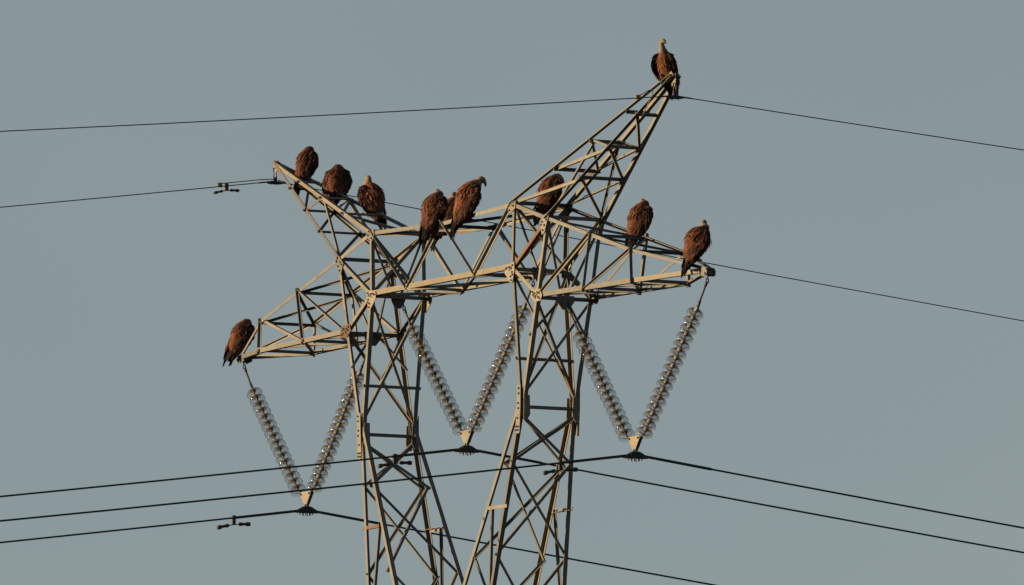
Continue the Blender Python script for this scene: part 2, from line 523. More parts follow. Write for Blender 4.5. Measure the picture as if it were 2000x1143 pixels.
for sx in (-1, 1):
    n = X * sx
    def strut(nm, s=0.07, nn=None, fl=False):
        member('strut', N(nm, sx, FR), N(nm, sx, BK), s, nn if nn is not None else n, flip=fl, off=0.014)
    for nm in ('IU', 'OU', 'OL', 'IM'):
        strut(nm, 0.085)
    for nm in ('E', 'M', 'P1', 'P2'):
        strut(nm, 0.065, -Z if nm in ('E', 'M') else Z)
    strut('ML', 0.06, -Z)
    def X2(a, b, s=0.065, nn=None, o=0.02, f1=False):
        """crossed braces between the front and the back face"""
        nn = nn if nn is not None else n
        member('brace', N(a, sx, FR), N(b, sx, BK), s, nn, off=o, flip=f1)
        member('brace', N(a, sx, BK), N(b, sx, FR), s, nn, off=o + 0.02, flip=not f1)
    X2('IU', 'IM', 0.075, -n)
    X2('P1', 'P2', 0.055, Z)
    X2('OU', 'P1', 0.055, Z)
    X2('M', 'E', 0.055, -Z)
    X2('OL', 'M', 0.055, -Z)
    # hanger braces of the V strings
    midOL = V((NODE['OL'][0] * sx, 0, NODE['OL'][2] + ZO))
    midIM = V((NODE['IM'][0] * sx, 0, NODE['IM'][2] + ZO))
    for sy in (FR, BK):
        member('hanger_brace', N('OU', sx, sy), midOL + Y * sy * 0.05, 0.06, n, off=0.02)
        member('hanger_brace', N('IU', sx, sy), midIM + Y * sy * 0.05, 0.055, -n, off=0.05)
        mk = lerp(N('OL', sx, sy), N('K', sx, sy), 0.34)
        member('hanger_brace', midOL + Y * sy * 0.05, mk, 0.06, n, off=0.03)
    # fork legs: side bracing between the front and the back chords
    kF, kB = N('K', sx, FR), N('K', sx, BK)
    for (top, e, f1) in (('IM', -1, False), ('OL', 1, True)):
        a0, a1 = N(top, sx, FR), N(top, sx, BK)
        c0, c1 = kF + X * sx * 0.05 * e, kB + X * sx * 0.05 * e
        nn = n * e
        hf, hb = lerp(a0, c0, 0.65), lerp(a1, c1, 0.65)
        member('brace', a0, c1 + Z * 0.15, 0.062, nn, off=0.02, flip=f1)
        member('brace', a1, c0 + Z * 0.15, 0.062, nn, off=0.04, flip=not f1)
        if e < 0:
            member('strut', hf, hb, 0.07, nn)
        member('strut', c0, c1, 0.07, nn)
    for (l2, l3, wq, e) in (('L2I', 'L3I', 'WI', -1), ('L2O', 'L3O', 'WO', 1)):
        nn = n * e
        f2, b2, f3, b3 = N(l2, sx, FR), N(l2, sx, BK), N(l3, sx, FR), N(l3, sx, BK)
        c0, c1 = kF + X * sx * 0.04 * e - Z * 0.12, kB + X * sx * 0.04 * e - Z * 0.12
        member('brace', c0, b2, 0.065, nn, off=0.02)
        member('brace', c1, f2, 0.085 if e < 0 else 0.06, nn, off=0.04, flip=True)
        member('brace', f2, b3, 0.062, nn, off=0.02)
        member('brace', b2, f3, 0.062, nn, off=0.04, flip=True)
        member('brace', f3, lerp(b3, N(wq, sx, BK), 0.75), 0.062, nn, off=0.02)
        member('brace', b3, lerp(f3, N(wq, sx, FR), 0.75), 0.062, nn, off=0.04, flip=True)
    # horn side faces
    T = (0.265, 0.495, 0.72)
    for (base, e) in (('OU', 1), ('IU', -1)):
        nn = (n * e + Z * (0.6 * (-e))).normalized() if e > 0 else (-n * 0.6 + Z * 0.8).normalized()
        P = {}
        for sy in (FR, BK):
            po = N('PK', sx, sy) + V((0, 0.05 * sy, -0.02))
            if e < 0:
                po += -X * sx * 0.05 + Z * 0.04
            P[sy] = [lerp(po, N(base, sx, sy), t) for t in T] + [N(base, sx, sy)]
        for k in range(3):
            member('strut', P[FR][k], P[BK][k], 0.06, nn, off=0.012, ext=0.05)
        s0 = FR if sx > 0 else BK
        if e > 0:
            for k in range(3):
                member('brace', P[s0][k], P[-s0][k + 1], 0.06, nn, off=0.02, flip=(sx > 0))
        else:
            member('brace', P[-s0][2], P[s0][3], 0.07, nn, off=0.02)
            member('brace', P[s0][1], P[-s0][2], 0.06, nn, off=0.02)
            if sx < 0:
                member('brace', P[BK][1], P[FR][3], 0.06, nn, off=0.035)
# horizontal bracing in the bottom and top planes of the beam
for a, b in ((('IM', -1, FR), ('ML', -1, BK)), (('ML', -1, FR), ('ML', 1, BK)), (('ML', 1, FR), ('IM', 1, BK)), (('ML', 1, FR), ('ML', -1, BK))):
    member('brace', N(*a) - Z * 0.012, N(*b) - Z * 0.012, 0.065, -Z, off=-0.01)
for a, b in ((('IU', -1, FR), ('MT', 0, BK)), (('MT', 0, FR), ('IU', 1, BK))):
    member('brace', N(*a), N(*b), 0.06, Z, off=0.02)
member('strut', N('MT', 0, FR), N('MT', 0, BK), 0.07, Z, off=0.03)

# gusset plates, front and back
PL = {'OU': [(0.10, 0.05), (-0.10, 0.055), (-0.33, -0.11), (-0.21, -0.32), (-0.10, -0.28), (0.0, -0.09)],
      'IU': [(0.17, 0.02), (-0.17, 0.025), (-0.21, -0.09), (-0.09, -0.20), (0.15, -0.12)],
      'IM': [(0.18, 0.12), (-0.22, 0.07), (-0.24, -0.07), (0.03, -0.27), (0.11, -0.245), (0.19, -0.04)],
      'OL': [(0.18, 0.14), (-0.20, 0.16), (-0.25, 0.03), (-0.06, -0.085), (0.19, -0.075), (0.26, 0.015)]}
BO = {'OU': [(-0.06, 0.01), (-0.02, -0.05), (-0.20, -0.08), (-0.26, -0.13), (-0.10, -0.15), (-0.17, -0.24)],
      'IU': [(-0.08, -0.02), (-0.14, -0.06), (0.08, -0.07), (-0.09, -0.14)],
      'IM': [(0.12, 0.06), (0.05, 0.02), (-0.03, 0.035), (-0.13, 0.03), (-0.18, 0.01), (0.10, -0.07), (0.12, -0.12), (0.04, -0.15), (0.06, -0.22)],
      'OL': [(0.14, 0.07), (0.07, 0.09), (-0.06, 0.08), (-0.15, 0.11), (0.10, 0.0), (0.16, -0.03), (-0.02, 0.02), (-0.12, 0.05)]}
for sx in (-1, 1):
    for sy in (FR, BK):
        for k in PL:
            c = N(k, sx, sy)
            poly = [c + V((dx * sx * 0.88, 0, dz * 0.95)) for dx, dz in PL[k]]
            bl = [c + V((dx * sx * 0.86, 0, dz * 0.93)) for dx, dz in BO[k]]
            o = plate('gusset_plate', poly, Y * sy, bolts=bl, m=M_RUSTY if (k == 'OL' and sx < 0 and sy < 0) else M_PLATE)
            if k == 'OL' and sx < 0 and sy < 0:
                o['label'] = 'rust-red gusset plate'
        # knee: tall joint plates
        c = N('K', sx, sy)
        poly = [c + V((dx * sx, 0, dz)) for dx, dz in ((0.075, 0.38), (-0.06, 0.38), (-0.075, 0.0), (-0.125, -0.42), (-0.05, -0.47), (0.04, -0.47), (0.075, 0.0))]
        bl = [c + V((dx * sx, 0, dz)) for dx, dz in ((0.02, 0.32), (0.02, 0.23), (0.0, 0.06), (0.01, -0.03), (-0.03, -0.2), (-0.075, -0.35), (0.0, -0.35), (-0.085, -0.41), (-0.01, -0.41))]
        plate('gusset_plate', poly, Y * sy, bolts=bl, m=M_STEEL, lift=0.032)
        for e in (-1, 1):
            q = c + X * sx * e * 0.115
            poly = [q + V((0, -sy * dy, dz)) for dy, dz in ((0.0, 0.20), (0.115, 0.20), (0.125, -0.14), (0.06, -0.25), (0.0, -0.25))]
            plate('gusset_plate', poly, X * sx * e, m=M_STEEL, lift=0.002)
    for nm, w in (('OL', 0.17), ('IM', 0.14)):
        c = V((NODE[nm][0] * sx, 0, NODE[nm][2] + ZO - 0.01))
        poly = [c + V((0, dy, dz)) for dy, dz in ((-w, 0.06), (w, 0.06), (w, -0.05), (0.06, -0.19), (-0.06, -0.19), (-w, -0.05))]
        plate('hanger_plate', poly, X * sx, thick=0.014, m=M_STEEL, lift=0.02)
    # cross-arm tip and horn tip plates
    c = V((NODE['TIP'][0] * sx, 0, NODE['TIP'][2] + ZO))
    mb = MB()
    for sy in (-1, 1):
        mb.prism([c + V((dx * sx, 0.075 * sy, dz)) for dx, dz in ((-0.22, 0.09), (0.03, 0.07), (0.09, 0.01), (0.04, -0.08), (-0.22, -0.05))], V((0, 0.012 * sy, 0)))
    mb.tube([c + V((0.02 * sx, -0.11, -0.03)), c + V((0.02 * sx, 0.11, -0.03))], 0.024, 8)
    mb.build('tip_plate', M_STEEL, pylon)
    c = V((NODE['PK'][0] * sx, 0, NODE['PK'][2] + ZO))
    mb = MB()
    mb.prism([c + V((dx * sx, -0.008, dz)) for dx, dz in ((-0.16, -0.06), (-0.05, 0.05), (0.06, 0.06), (0.07, -0.06), (0.035, -0.17), (-0.02, -0.17))], V((0, 0.016, 0)))
    mb.build('tip_plate', M_PLATE, pylon)

# lower body of the pylon down to the ground (below the picture)
def body(z, sx, sy):
    t = (z - (-7.3)) / (-24.6 + 7.3)
    return V(((2.0 + 1.5 * t) * sx, (0.86 + 1.9 * t) * sy, z + ZO))
lev = [-7.3, -10.0, -13.2, -16.8, -20.6, -24.6]
for sx in (-1, 1):
    for sy in (-1, 1):
        member('leg_chord', body(-7.3, sx, sy), body(-24.6, sx, sy), 0.15, Y * sy, -X * sx, t=0.014)
        mb = MB()
        mb.prism([body(-24.6, sx, sy) + V((dx, dy, -0.1)) for dx, dy in ((-0.4, -0.4), (0.4, -0.4), (0.4, 0.4), (-0.4, 0.4))], (0, 0, 0.5))
        mb.build('footing', simple('concrete', (0.3, 0.29, 0.27), 0.9), pylon)
for z0, z1 in zip(lev, lev[1:]):
    for sy in (-1, 1):
        for sx in (-1, 1):
            member('brace', body(z0, sx, sy), body(z1, -sx, sy), 0.08, Y * sy, off=0.02 if sx > 0 else 0.04)
            member('brace', body(z0, sy, sx), body(z1, sy, -sx), 0.08, X * sy, off=0.02 if sx > 0 else 0.04)
        member('strut', body(z0, -1, sy), body(z0, 1, sy), 0.08, Y * sy)
        member('strut', body(z0, sy, -1), body(z0, sy, 1), 0.08, X * sy)

# ------------------------------------------------------------------ insulator strings
def lathe(prof, n=24):
    vs, fs = [], []
    m = len(prof)
    for r, z in prof:
        for k in range(n):
            t = 2 * math.pi * k / n
            vs.append(V((r * math.cos(t), r * math.sin(t), z)))
    for i in range(m - 1):
        for k in range(n):
            k2 = (k + 1) % n
            fs.append((i * n + k, i * n + k2, (i + 1) * n + k2, (i + 1) * n + k))
    return vs, fs
def closed(prof, n=24):
    vs, fs = lathe(prof, n)
    m = len(prof)
    for k in range(n):
        k2 = (k + 1) % n
        fs.append(((m - 1) * n + k, (m - 1) * n + k2, k2, k))
    return vs, fs
# glass shed: thin domed skirt with three ribs under it (z = 0 at its cap, falling towards the pin)
SH = [(0.040, 0.006), (0.070, 0.002), (0.100, -0.012), (0.124, -0.030), (0.138, -0.050), (0.142, -0.066), (0.138, -0.070), (0.134, -0.064),
      (0.128, -0.046), (0.116, -0.034), (0.098, -0.022), (0.095, -0.050), (0.088, -0.050), (0.085, -0.016), (0.064, -0.008), (0.040, -0.006)]
v_, f_ = closed([(r * 1.06, z * 1.06) for r, z in SH[::-1]], 28)
ME_GLASS = mesh('glass_disc', v_, f_, True)
ME_GLASS.materials.append(M_GLASS)
CAP = [(0.0, 0.088), (0.024, 0.088), (0.030, 0.076), (0.032, 0.05), (0.042, 0.040), (0.046, 0.012), (0.045, 0.004), (0.036, -0.002), (0.030, -0.014), (0.017, -0.022), (0.015, -0.085), (0.0, -0.088)]
v_, f_ = lathe(CAP[::-1], 14)
ME_CAP = mesh('metal_cap', v_, f_, True)
ME_CAP.materials.append(M_CAP)
bmx = bmesh.new()
for me in (ME_GLASS, ME_CAP):
    bmx.clear()
    bmx.from_mesh(me)
    bmesh.ops.remove_doubles(bmx, verts=bmx.verts, dist=1e-5)
    bmesh.ops.recalc_face_normals(bmx, faces=bmx.faces)
    bmx.to_mesh(me)
bmx.free()

def insulator(label, hang, top, bot, foot, n=16, twin=False):
    """hang: where it is shackled to the steel; top/bot: centres of the first and last discs; foot: its corner on the yoke"""
    hang, top, bot, foot = [V((x, 0, z + ZO)) for x, z in (hang, top, bot, foot)]
    t = thing('insulator_string', label, 'insulator', hang, 'glass insulator strings hung in three Vs')
    d = (bot - top).normalized()
    q = (-d).to_track_quat('Z', 'Y')
    for k in range(n):
        p = lerp(top, bot, k / (n - 1))
        o = link('glass_disc', ME_GLASS, None, t)
        o.location = p - hang
        o.rotation_mode = 'QUATERNION'
        o.rotation_quaternion = q @ Matrix.Rotation(random.uniform(0, 6.28), 3, 'Z').to_quaternion()
        c = link('metal_cap', ME_CAP, None, o)
    up = top - d * 0.085 - hang
    mb = MB()
    L = up.length
    e = up.normalized()
    if L > 0.3:
        mb.tube([e * 0.11, e * (L - 0.06)], 0.019, 8)
        mb.tube([e * 0.085, e * 0.16], 0.028, 8)
        mb.tube([e * (L - 0.12), e * (L + 0.01)], 0.027, 8)
    else:
        mb.tube([e * 0.02, e * (L + 0.01)], 0.02, 8)
    mb.build('link_rod', M_FIT, t, True)
    mb = MB()
    s = [V((0.0, 0.024 * math.cos(a), 0.042 * math.sin(a) - 0.0)) + e * 0.05 for a in [i * math.pi / 6 for i in range(13)]]
    mb.tube(s, 0.012, 6)
    mb.tube([e * 0.01 + Z * 0.02, Z * 0.13], 0.014, 6)
    mb.build('shackle', M_FIT, t, True)
    mb = MB()
    mb.tube([bot + d * 0.07 - hang, foot - hang], 0.018, 8)
    mb.build('end_link', M_FIT, t, True)

random.seed(3)
names6 = {(-1, 'o'): 'long glass insulator string from left arm tip down to its yoke',
          (-1, 'i'): 'glass insulator string of the left V that rises behind the left leg',
          (0, -1): 'left glass insulator string of the middle V between the legs',
          (0, 1): 'right glass insulator string of the middle V between the legs',
          (1, 'i'): 'glass insulator string starting beside the right leg under the right arm',
          (1, 'o'): 'long glass insulator string hanging from the right arm tip'}
for sx in (-1, 1):
    insulator(names6[(sx, 'o')], (sx * 9.30, -0.29), (sx * 8.862, -0.812), (sx * 6.98, -2.722), (sx * 6.80, -2.83))
    insulator(names6[(sx, 'i')], (sx * 3.96, -0.33), (sx * 4.424, -0.85), (sx * 6.20, -2.714), (sx * 6.38, -2.83))
    insulator(names6[(0, sx)], (sx * 2.62, 0.23), (sx * 2.228, -0.221), (sx * 0.318, -2.107), (sx * 0.20, -2.21))

# yokes with the conductor clamps
def yoke(label, x, z):
    t = thing('suspension_clamp', label, 'clamp', (x, 0, z + ZO), 'yoke plates with wire clamps under the Vs')
    mb = MB()
    for sy in (-1, 1):
        mb.prism([V((dx, 0.022 * sy, dz)) for dx, dz in ((-0.20, 0.33), (0.20, 0.33), (0.215, 0.285), (0.055, 0.10), (-0.055, 0.10), (-0.215, 0.285))], V((0, 0.009 * sy, 0)))
    mb.build('yoke_plate', M_PLATE, t)
    for dx in (-0.17, 0.17):
        bb = MB()
        bb.tube([V((dx, -0.05, 0.29)), V((dx, 0.05, 0.29))], 0.02, 8)
        bb.build('yoke_bolt', M_BOLT, t)
    mb = MB()
    for sx in (-1, 1):
        mb.prism([V((0.03 * sx, -0.028, 0.16)), V((0.03 * sx, 0.028, 0.16)), V((0.035 * sx, 0.03, 0.0)), V((0.035 * sx, -0.03, 0.0))], V((0.01 * sx, 0, 0)))
    mb.tube([V((-0.055, 0, 0.115)), V((0.055, 0, 0.115))], 0.018, 8)
    mb.build('clevis', M_PLATE, t)
    mb = MB()
    # boat-shaped clamp body lying along the wire
    prof = [(-0.24, -0.055, -0.035), (-0.16, -0.06, 0.01), (-0.07, -0.06, 0.06), (0.07, -0.06, 0.06), (0.16, -0.06, 0.01), (0.24, -0.055, -0.035)]
    pol = [(y, zt) for y, zb, zt in prof] + [(y, zb) for y, zb, zt in prof[::-1]]
    mb.prism([V((-0.045, y, zz)) for y, zz in pol], V((0.09, 0, 0)))
    mb.build('clamp_body', M_FIT, t)
    mb = MB()
    for y in (-0.11, -0.045, 0.035, 0.1):
        for sx in (-1, 1):
            mb.tube([V((0.05 * sx, y, 0.03)), V((0.05 * sx, y, -0.125 + abs(y) * 0.3))], 0.011, 6)
    mb.build('clamp_bolts', M_FIT, t)
YK = [(-6.57, -3.15, 'left'), (0.0, -2.533, 'middle'), (6.59, -3.13, 'right')]
for x, z, w in YK:
    yoke({'left': 'tan yoke plate and dark wire clamp at foot of left insulator V',
          'middle': 'tan yoke plate and dark wire clamp at foot of middle insulator V',
          'right': 'tan yoke plate and dark wire clamp at foot of right insulator V'}[w], x, z)

# ------------------------------------------------------------------ wires
def wire(label, x, z, mL, mR, r, armour, cat='wire', grp='power line wires crossing the picture'):
    t = thing('power_line_wire' if armour > 1 else 'earth_wire', label, cat, (x, 0, z + ZO), grp)
    def pos(y):
        m = mL if y < 0 else mR
        # blend the two slopes through the clamp so that the wire bends, not kinks
        a = abs(y)
        b = 0.12
        s = a if a > b else (a * a / (2 * b) + b / 2)
        return V((0, y, m * (s - b / 2) + 0.0004 * y * y))
    ys = [-140, -100, -70, -45, -28, -16, -10, -6, -3, -1.5, -0.6, -0.2, -0.1, 0, 0.1, 0.2, 0.6, 1.5, 3, 6, 10, 16, 28, 45, 70, 100, 140]
    mb = MB()
    mb.tube([pos(y) for y in ys], r, 8)
    mb.build('strand', M_WIRE, t, True)
    mb = MB()
    n = 14
    yy = [armour * (2 * i / n - 1) for i in range(n + 1)]
    yy = [-armour - 0.06] + yy + [armour + 0.06]
    mb.tube([pos(y) for y in yy], [r * 1.02] + [r * 1.5] * (n + 1) + [r * 1.02], 10)
    mb.build('armour_rods', M_WIRE, t, True)
    return t, pos
def damper(label, base, y, pos, w=1.0, hang=0.125):
    p = base + pos(y)
    tan = (pos(y + 0.05) - pos(y - 0.05)).normalized()
    t = thing('vibration_damper', label, 'damper', p, 'dumbbell dampers clipped under the wires')
    mb = MB()
    mb.prism([V((-0.022, -0.032, 0.045)), V((0.022, -0.032, 0.045)), V((0.022, 0.032, 0.045)), V((-0.022, 0.032, 0.045))], V((0, 0, -0.05 - hang)))
    mb.build('clip', M_FIT, t)
    c = V((0, 0, -hang))
    mb = MB()
    mb.tube([c + tan * s - Z * 0.25 * s * s for s in (-0.28, -0.14, 0, 0.14, 0.28)], 0.009, 6)
    mb.build('messenger_cable', M_WIRE, t, True)
    for sg in (-1, 1):
        mb = MB()
        q = [(0.10, 0.022), (0.105, 0.031), (0.16, 0.036), (0.17, 0.026), (0.25, 0.026), (0.26, 0.040), (0.325, 0.038), (0.335, 0.020)]
        mb.tube([c + tan * (sg * s * w) - Z * 0.22 * s * s for s, _ in q], [k * w for _, k in q], 10)
        mb.build('weight', M_FIT, t, True)
    return t
tL, pL = wire('lowest wire, running through the clamp under the left V', -6.555, -3.16, -0.1409, -0.1285, 0.0165, 1.45)
tM, pM = wire('upper of the thick wires, through the clamp under the middle V', 0.0, -2.533, -0.1402, -0.1286, 0.0165, 1.45)
tR, pR = wire('middle wire at left, running through the clamp under the right V', 6.59, -3.13, -0.1422, -0.1282, 0.0165, 1.45)
eL, qL = wire('thin wire hung from left horn and passing behind the birds', -8.02, 2.98, -0.1414, -0.1226, 0.0092, 0.3, grp='thin earth wires from the horns')
eR, qR = wire('thin wire hung from the right horn tip under the topmost vulture', 8.017, 2.977, -0.1084, -0.086, 0.0092, 0.3, grp='thin earth wires from the horns')
damper('dumbbell damper under the lowest wire, left of the left V', tL.location, -1.47, pL)
damper('dumbbell damper seen through the left leg under the middle wire', tM.location, -1.42, pM)
damper('dumbbell damper beside the right leg', tR.location, -1.45, pR)
damper('small dumbbell damper under the thin wire left of the left horn', eL.location, -0.98, qL, 0.75, 0.085)

def earth_hanger(label, x, z, top):
    t = thing('earth_wire_hanger', label, 'hanger', (x, 0, z + ZO), 'small wire hangers at the horn tips')
    mb = MB()
    h = top - z
    for sx in (-1, 1):
        mb.tube([V((0.018 * sx, 0.03 * sx, h)), V((0.022 * sx, 0.012 * sx, h * 0.62)), V((0.016 * sx, 0.022 * sx, h * 0.3)), V((0.02 * sx, 0.0, 0.07))], 0.010, 6)
    mb.tube([V((-0.05, 0, h)), V((0.05, 0, h))], 0.016, 8)
    mb.build('chain_link', M_FIT, t, True)
    mb = MB()
    prof = [(-0.16, -0.035, -0.02), (-0.08, -0.05, 0.012), (0.08, -0.05, 0.012), (0.16, -0.035, -0.02)]
    pol = [(y, b) for y, a, b in prof] + [(y, a) for y, a, b in prof[::-1]]
    mb.prism([V((-0.03, y, zz)) for y, zz in pol], V((0.06, 0, 0)))
    mb.box((0, 0, 0.05), 0.022, 0.03, 0.035)
    mb.build('clamp_body', M_FIT, t)
    return t
h1 = earth_hanger('small chain hanger under the left horn tip', -8.02, 2.98, 3.23)
h2 = earth_hanger('small chain hanger under the right horn tip', 8.017, 2.977, 3.2)
# bonding leads: a second strand running beside the wire, and a looped one
mb = MB()
ys = [-1.12, -1.0, -0.6, -0.25, 0.0, 0.2, 0.4]
mb.tube([V((0, y, qL(y).z + (0.055 if y < -0.05 else 0.045 - 0.12 * max(0, y)))) for y in ys], 0.009, 6)
mb.box((0, -1.12, qL(-1.12).z + 0.03), 0.02, 0.045, 0.04)
mb.build('bonding_lead', M_CAP, eL, True)
mb = MB()
mb.tube([V((0.0, -0.74, qR(-0.74).z + 0.04)), V((-0.02, -0.62, qR(-0.6).z + 0.06)), V((-0.06, -0.47, qR(-0.47).z + 0.13)), V((-0.1, -0.37, 0.10)), V((-0.2, -0.33, 0.02)), V((-0.35, -0.34, -0.12)), V((-0.5, -0.36, -0.3))], 0.008, 6)
mb.box((0, -0.72, qR(-0.72).z + 0.015), 0.022, 0.05, 0.035)
mb.build('bonding_lead', M_CAP, eR, True)

# ------------------------------------------------------------------ vultures
def catmull(P, k):
    """P: list of tuples, all components interpolated"""
    out = []
    n = len(P)
    for i in range(n - 1):
        p0, p1, p2, p3 = P[max(i - 1, 0)], P[i], P[i + 1], P[min(i + 2, n - 1)]
        for j in range(k):
            t = j / k
            out.append(tuple(0.5 * (2 * b + (c - a) * t + (2 * a - 5 * b + 4 * c - d) * t * t + (3 * b - a - 3 * c + d) * t ** 3) for a, b, c, d in zip(p0, p1, p2, p3)))
    out.append(tuple(P[-1]))
    return out

class Tinted:
    """mesh with a colour per vertex"""
    def __init__(s):
        s.v, s.f, s.c = [], [], []
    def feather(s, base, d, nrm, L, w, colr, lift=0.15, tipc=None, droop=0.0):
        d = d.normalized()
        nrm = (nrm - d * nrm.dot(d))
        if nrm.length < 1e-4:
            return
        nrm.normalize()
        sd = d.cross(nrm)
        k = len(s.v)
        tipc = tipc or colr
        rows = [(0.0, 0.35, 0.0), (0.35, 0.95, 0.35), (0.72, 0.9, 0.75), (1.0, 0.12, 1.0)]
        for t, ww, q in rows:
            c = base + d * (L * t) + nrm * (lift * L * q * 0.5) - Z * (droop * t * t * L)
            cc = tuple(a + (b - a) * (t ** 2) for a, b in zip(colr, tipc))
            for e, up in ((-1, -0.12), (0, 0.0), (1, -0.12)):
                s.v.append(c + sd * (e * w * 0.5 * ww) + nrm * (up * w * ww))
                g = 0.86 if e == 0 else 1.0
                s.c.append(tuple(x * g for x in cc))
        for r in range(3):
            for e in range(2):
                a = k + r * 3 + e
                s.f.append((a, a + 1, a + 4, a + 3))
    def build(s, name, m, parent, smooth=False, **props):
        me = mesh(name, s.v, s.f, smooth)
        ca = me.color_attributes.new('tone', 'FLOAT_COLOR', 'POINT')
        flat = []
        for c in s.c:
            flat += [max(0.0, c[0]), max(0.0, c[1]), max(0.0, c[2]), 1.0]
        ca.data.foreach_set('color', flat)
        return link(name, me, m, parent, **props)

RUF = (0.125, 0.047, 0.025)       # rufous body
TAN = (0.068, 0.027, 0.016)       # wing coverts, with the near wings' shade darkened into the colour
DRK = (0.014, 0.010, 0.009)      # flight feathers
CRM = (0.235, 0.175, 0.115)         # head and ruff down
def jit(c, r, a=0.25):
    k = 1 + r.uniform(-a, a)
    h = r.uniform(-0.06, 0.06)
    return (c[0] * k * (1 + h), c[1] * k, c[2] * k * (1 - h))

NECKS = {  # (x, z, lateral, depth, forward-lean) after the shoulder
    'up': [(0.105, 0.615, 0.085, 0.085), (0.135, 0.665, 0.056, 0.058), (0.145, 0.715, 0.043, 0.046), (0.150, 0.760, 0.037, 0.040), (0.163, 0.797, 0.040, 0.044), (0.198, 0.818, 0.041, 0.042), (0.236, 0.808, 0.030, 0.031), (0.258, 0.795, 0.020, 0.022)],
    'low': [(0.115, 0.600, 0.090, 0.088), (0.148, 0.630, 0.062, 0.060), (0.160, 0.664, 0.047, 0.048), (0.166, 0.694, 0.040, 0.043), (0.182, 0.722, 0.041, 0.044), (0.216, 0.738, 0.041, 0.042), (0.252, 0.727, 0.030, 0.031), (0.273, 0.714, 0.020, 0.022)],
    'forward': [(0.120, 0.610, 0.092, 0.088), (0.155, 0.640, 0.066, 0.062), (0.182, 0.660, 0.050, 0.050), (0.205, 0.672, 0.043, 0.045), (0.228, 0.678, 0.042, 0.045), (0.258, 0.668, 0.040, 0.042), (0.284, 0.644, 0.030, 0.032), (0.298, 0.622, 0.021, 0.023)],
    'hunch': [(0.120, 0.595, 0.095, 0.088), (0.152, 0.615, 0.066, 0.062), (0.170, 0.636, 0.050, 0.050), (0.182, 0.656, 0.043, 0.045), (0.200, 0.670, 0.042, 0.045), (0.230, 0.668, 0.041, 0.042), (0.258, 0.644, 0.030, 0.031), (0.272, 0.624, 0.020, 0.022)],
    'tucked': [(0.125, 0.592, 0.105, 0.09), (0.170, 0.605, 0.075, 0.07), (0.206, 0.598, 0.056, 0.055), (0.230, 0.574, 0.047, 0.048), (0.243, 0.543, 0.043, 0.045), (0.246, 0.508, 0.041, 0.042), (0.240, 0.472, 0.030, 0.031), (0.232, 0.450, 0.021, 0.022)],
}

